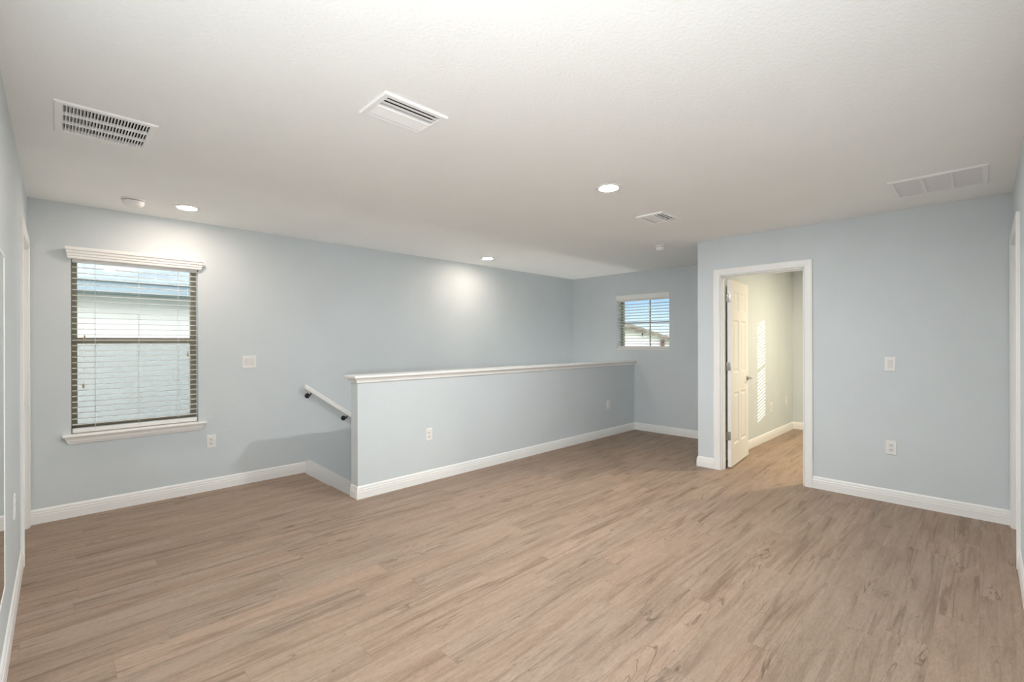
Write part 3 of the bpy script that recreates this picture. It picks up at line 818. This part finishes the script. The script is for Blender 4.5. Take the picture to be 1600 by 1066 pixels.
def supply():
    t = thing('supply_vent', 'white two way ceiling vent nearest the camera, mid ceiling', 'vent', (1.180, 1.928, H), 0, 'ceiling vents')
    hx, hy = 0.168, 0.124
    bm = B(); frame_ring(bm, -hx, hx, -hy, hy, 0.028, 0.028, 0.0, 0.011); obj('frame', bm, M['vent'], t)
    ix, iy = hx - 0.028, hy - 0.028
    p = iy / 3.3
    bm = B()
    for i in range(3):      # towards the camera side: blades lean so the gaps show
        blade(bm, -ix, ix, -iy + (i + 0.85) * p, 0.019, 0.12, -0.006)
        blade(bm, -ix, ix, iy - (i + 0.85) * p, 0.027, -0.30, -0.004)
    obj('blades', bm, M['vent'], t)
    bm = B(); box(bm, -ix, ix, -0.004, 0.004, -0.012, 0.012, 0.001); obj('centre_bar', bm, M['vent'], t)
    duct_box(t, ix, iy)
    return t
sv = supply()
copy_tree(sv, 'white two way ceiling vent farther off, right of the recessed light', (3.752, 1.982, H), 0)

t = thing('filter_grille', 'large white square ceiling grille of three louvred bays, upper right', 'vent', (4.308, 0.212, H), 0, 'ceiling vents')
hx, hy = 0.245, 0.245
bm = B(); frame_ring(bm, -hx, hx, -hy, hy, 0.030, 0.030, 0.0, 0.010); obj('frame', bm, M['vent'], t)
ix, iy = hx - 0.030, hy - 0.030
bm = B(); k = 34
for i in range(k):
    cx = -ix + (i + 0.5) * 2 * ix / k
    c, s = math.cos(-0.70), math.sin(-0.70)
    pr = [(-0.0085, -0.0005), (0.0085, -0.0005), (0.0085, 0.0005), (-0.0085, 0.0005)]
    f = lambda y: (lambda u, v: (cx + u * c - v * s, y, 0.001 + u * s + v * c))
    sweep(bm, pr, f(-iy), f(iy))
obj('louvres', bm, M['grille'], t)
for q in (-1, 1):
    bm = B(); box(bm, -ix, ix, q * iy / 3 - 0.010, q * iy / 3 + 0.010, -0.0095, 0.004, 0.001); obj('bar', bm, M['vent'], t)
duct_box(t, ix, iy)

# openings in the ceiling slab for the vents (boolean-free: rebuild the ceiling as a sheet with holes below a slab)
ceil = bpy.data.objects['ceiling']
holes = [(0.177, 3.092, 0.158, 0.175), (1.180, 1.928, 0.140, 0.096), (3.752, 1.982, 0.140, 0.096), (4.308, 0.212, 0.215, 0.215)]
X_0, X_1, Y_0, Y_1 = CL - T, BX + 0.2, BY - 0.2, D + 0.17
xs = sorted({X_0, X_1, *[h[0] + s * h[2] for h in holes for s in (-1, 1)]})
ys = sorted({Y_0, Y_1, *[h[1] + s * h[3] for h in holes for s in (-1, 1)]})
bm = B()
for i in range(len(xs) - 1):
    for j in range(len(ys) - 1):
        mx_, my_ = (xs[i] + xs[i + 1]) / 2, (ys[j] + ys[j + 1]) / 2
        if any(abs(mx_ - h[0]) < h[2] and abs(my_ - h[1]) < h[3] for h in holes): continue
        quad(bm, (xs[i], ys[j], H), (xs[i], ys[j + 1], H), (xs[i + 1], ys[j + 1], H), (xs[i + 1], ys[j], H))
bmesh.ops.remove_doubles(bm, verts=bm.verts, dist=1e-6)
box(bm, X_0, X_1, Y_0, Y_1, H + 0.17, H + 0.32)
ceil.data.clear_geometry(); bm.to_mesh(ceil.data); bm.free()

# ------------------------------------------------------------------ outside
bm = B(); quad(bm, (-60, -60, LOW - 0.3), (80, -60, LOW - 0.3), (80, 80, LOW - 0.3), (-60, 80, LOW - 0.3))
struct('ground', bm, M['lawn'], 'lawn outside, far below the windows', 'ground')

t = thing('neighbour_house', 'white house with blue grey eaves close outside the tall left window', 'house', (0, 8.0, LOW - 0.3))
g = LOW - 0.3
bm = B(); box(bm, -9, 7.0, 0, 6, 0, 1.99 - g); obj('wall', bm, M['stucco'], t)
bm = B(); box(bm, -9.3, 7.3, -0.40, -0.37, 1.995 - g, 2.135 - g); obj('fascia', bm, M['fascia'], t)
bm = B(); box(bm, -9.3, 7.3, -0.37, 0.3, 1.990 - g, 2.000 - g); obj('soffit', bm, M['fascia'], t)
bm = B(); sweep(bm, [(-0.44, 2.125 - g), (3.0, 3.75 - g), (6.4, 2.125 - g), (6.4, 2.16 - g), (3.0, 3.80 - g), (-0.44, 2.16 - g)], lambda u, v: (-9.4, u, v), lambda u, v: (7.4, u, v)); obj('roof', bm, M['shingle'], t)

t = thing('gabled_house', 'white gabled house with beige roof seen through the small far window', 'house', (14.0, 8.45, g), math.atan2(8.45, 14.0))
# local: gable end at x = 0 facing the loft, y to the left, ridge along x
bm = B()
sweep(bm, [(-3.2, 0), (3.2, 0), (3.2, 0.80 - g), (0.0, 1.90 - g), (-3.2, 0.80 - g)], lambda u, v: (0, u, v), lambda u, v: (7, u, v)); obj('wall', bm, M['gable_white'], t)
bm = B()
sweep(bm, [(-3.7, 0.66 - g), (0.0, 1.97 - g), (3.7, 0.66 - g), (3.7, 0.57 - g), (0.0, 1.88 - g), (-3.7, 0.57 - g)], lambda u, v: (-0.35, u, v), lambda u, v: (7.3, u, v)); obj('roof', bm, M['tile'], t)
bm = B()
sweep(bm, [(-0.66, 1.69 - g), (-0.02, 1.90 - g), (0.10, 1.86 - g), (-0.20, 1.69 - g)], lambda u, v: (-0.30, u, v), lambda u, v: (-0.02, u, v)); obj('gable_return', bm, M['tile'], t)
bm = B(); box(bm, -0.06, 0.0, -1.11, -0.985, 1.215 - g, 1.425 - g); obj('shutter', bm, M['brick'], t)
bm = B(); tube(bm, [(-0.06, -0.40, 1.55 - g), (-0.06, -0.40, 1.68 - g)], 0.02, 10); obj('lamp', bm, M['black'], t)
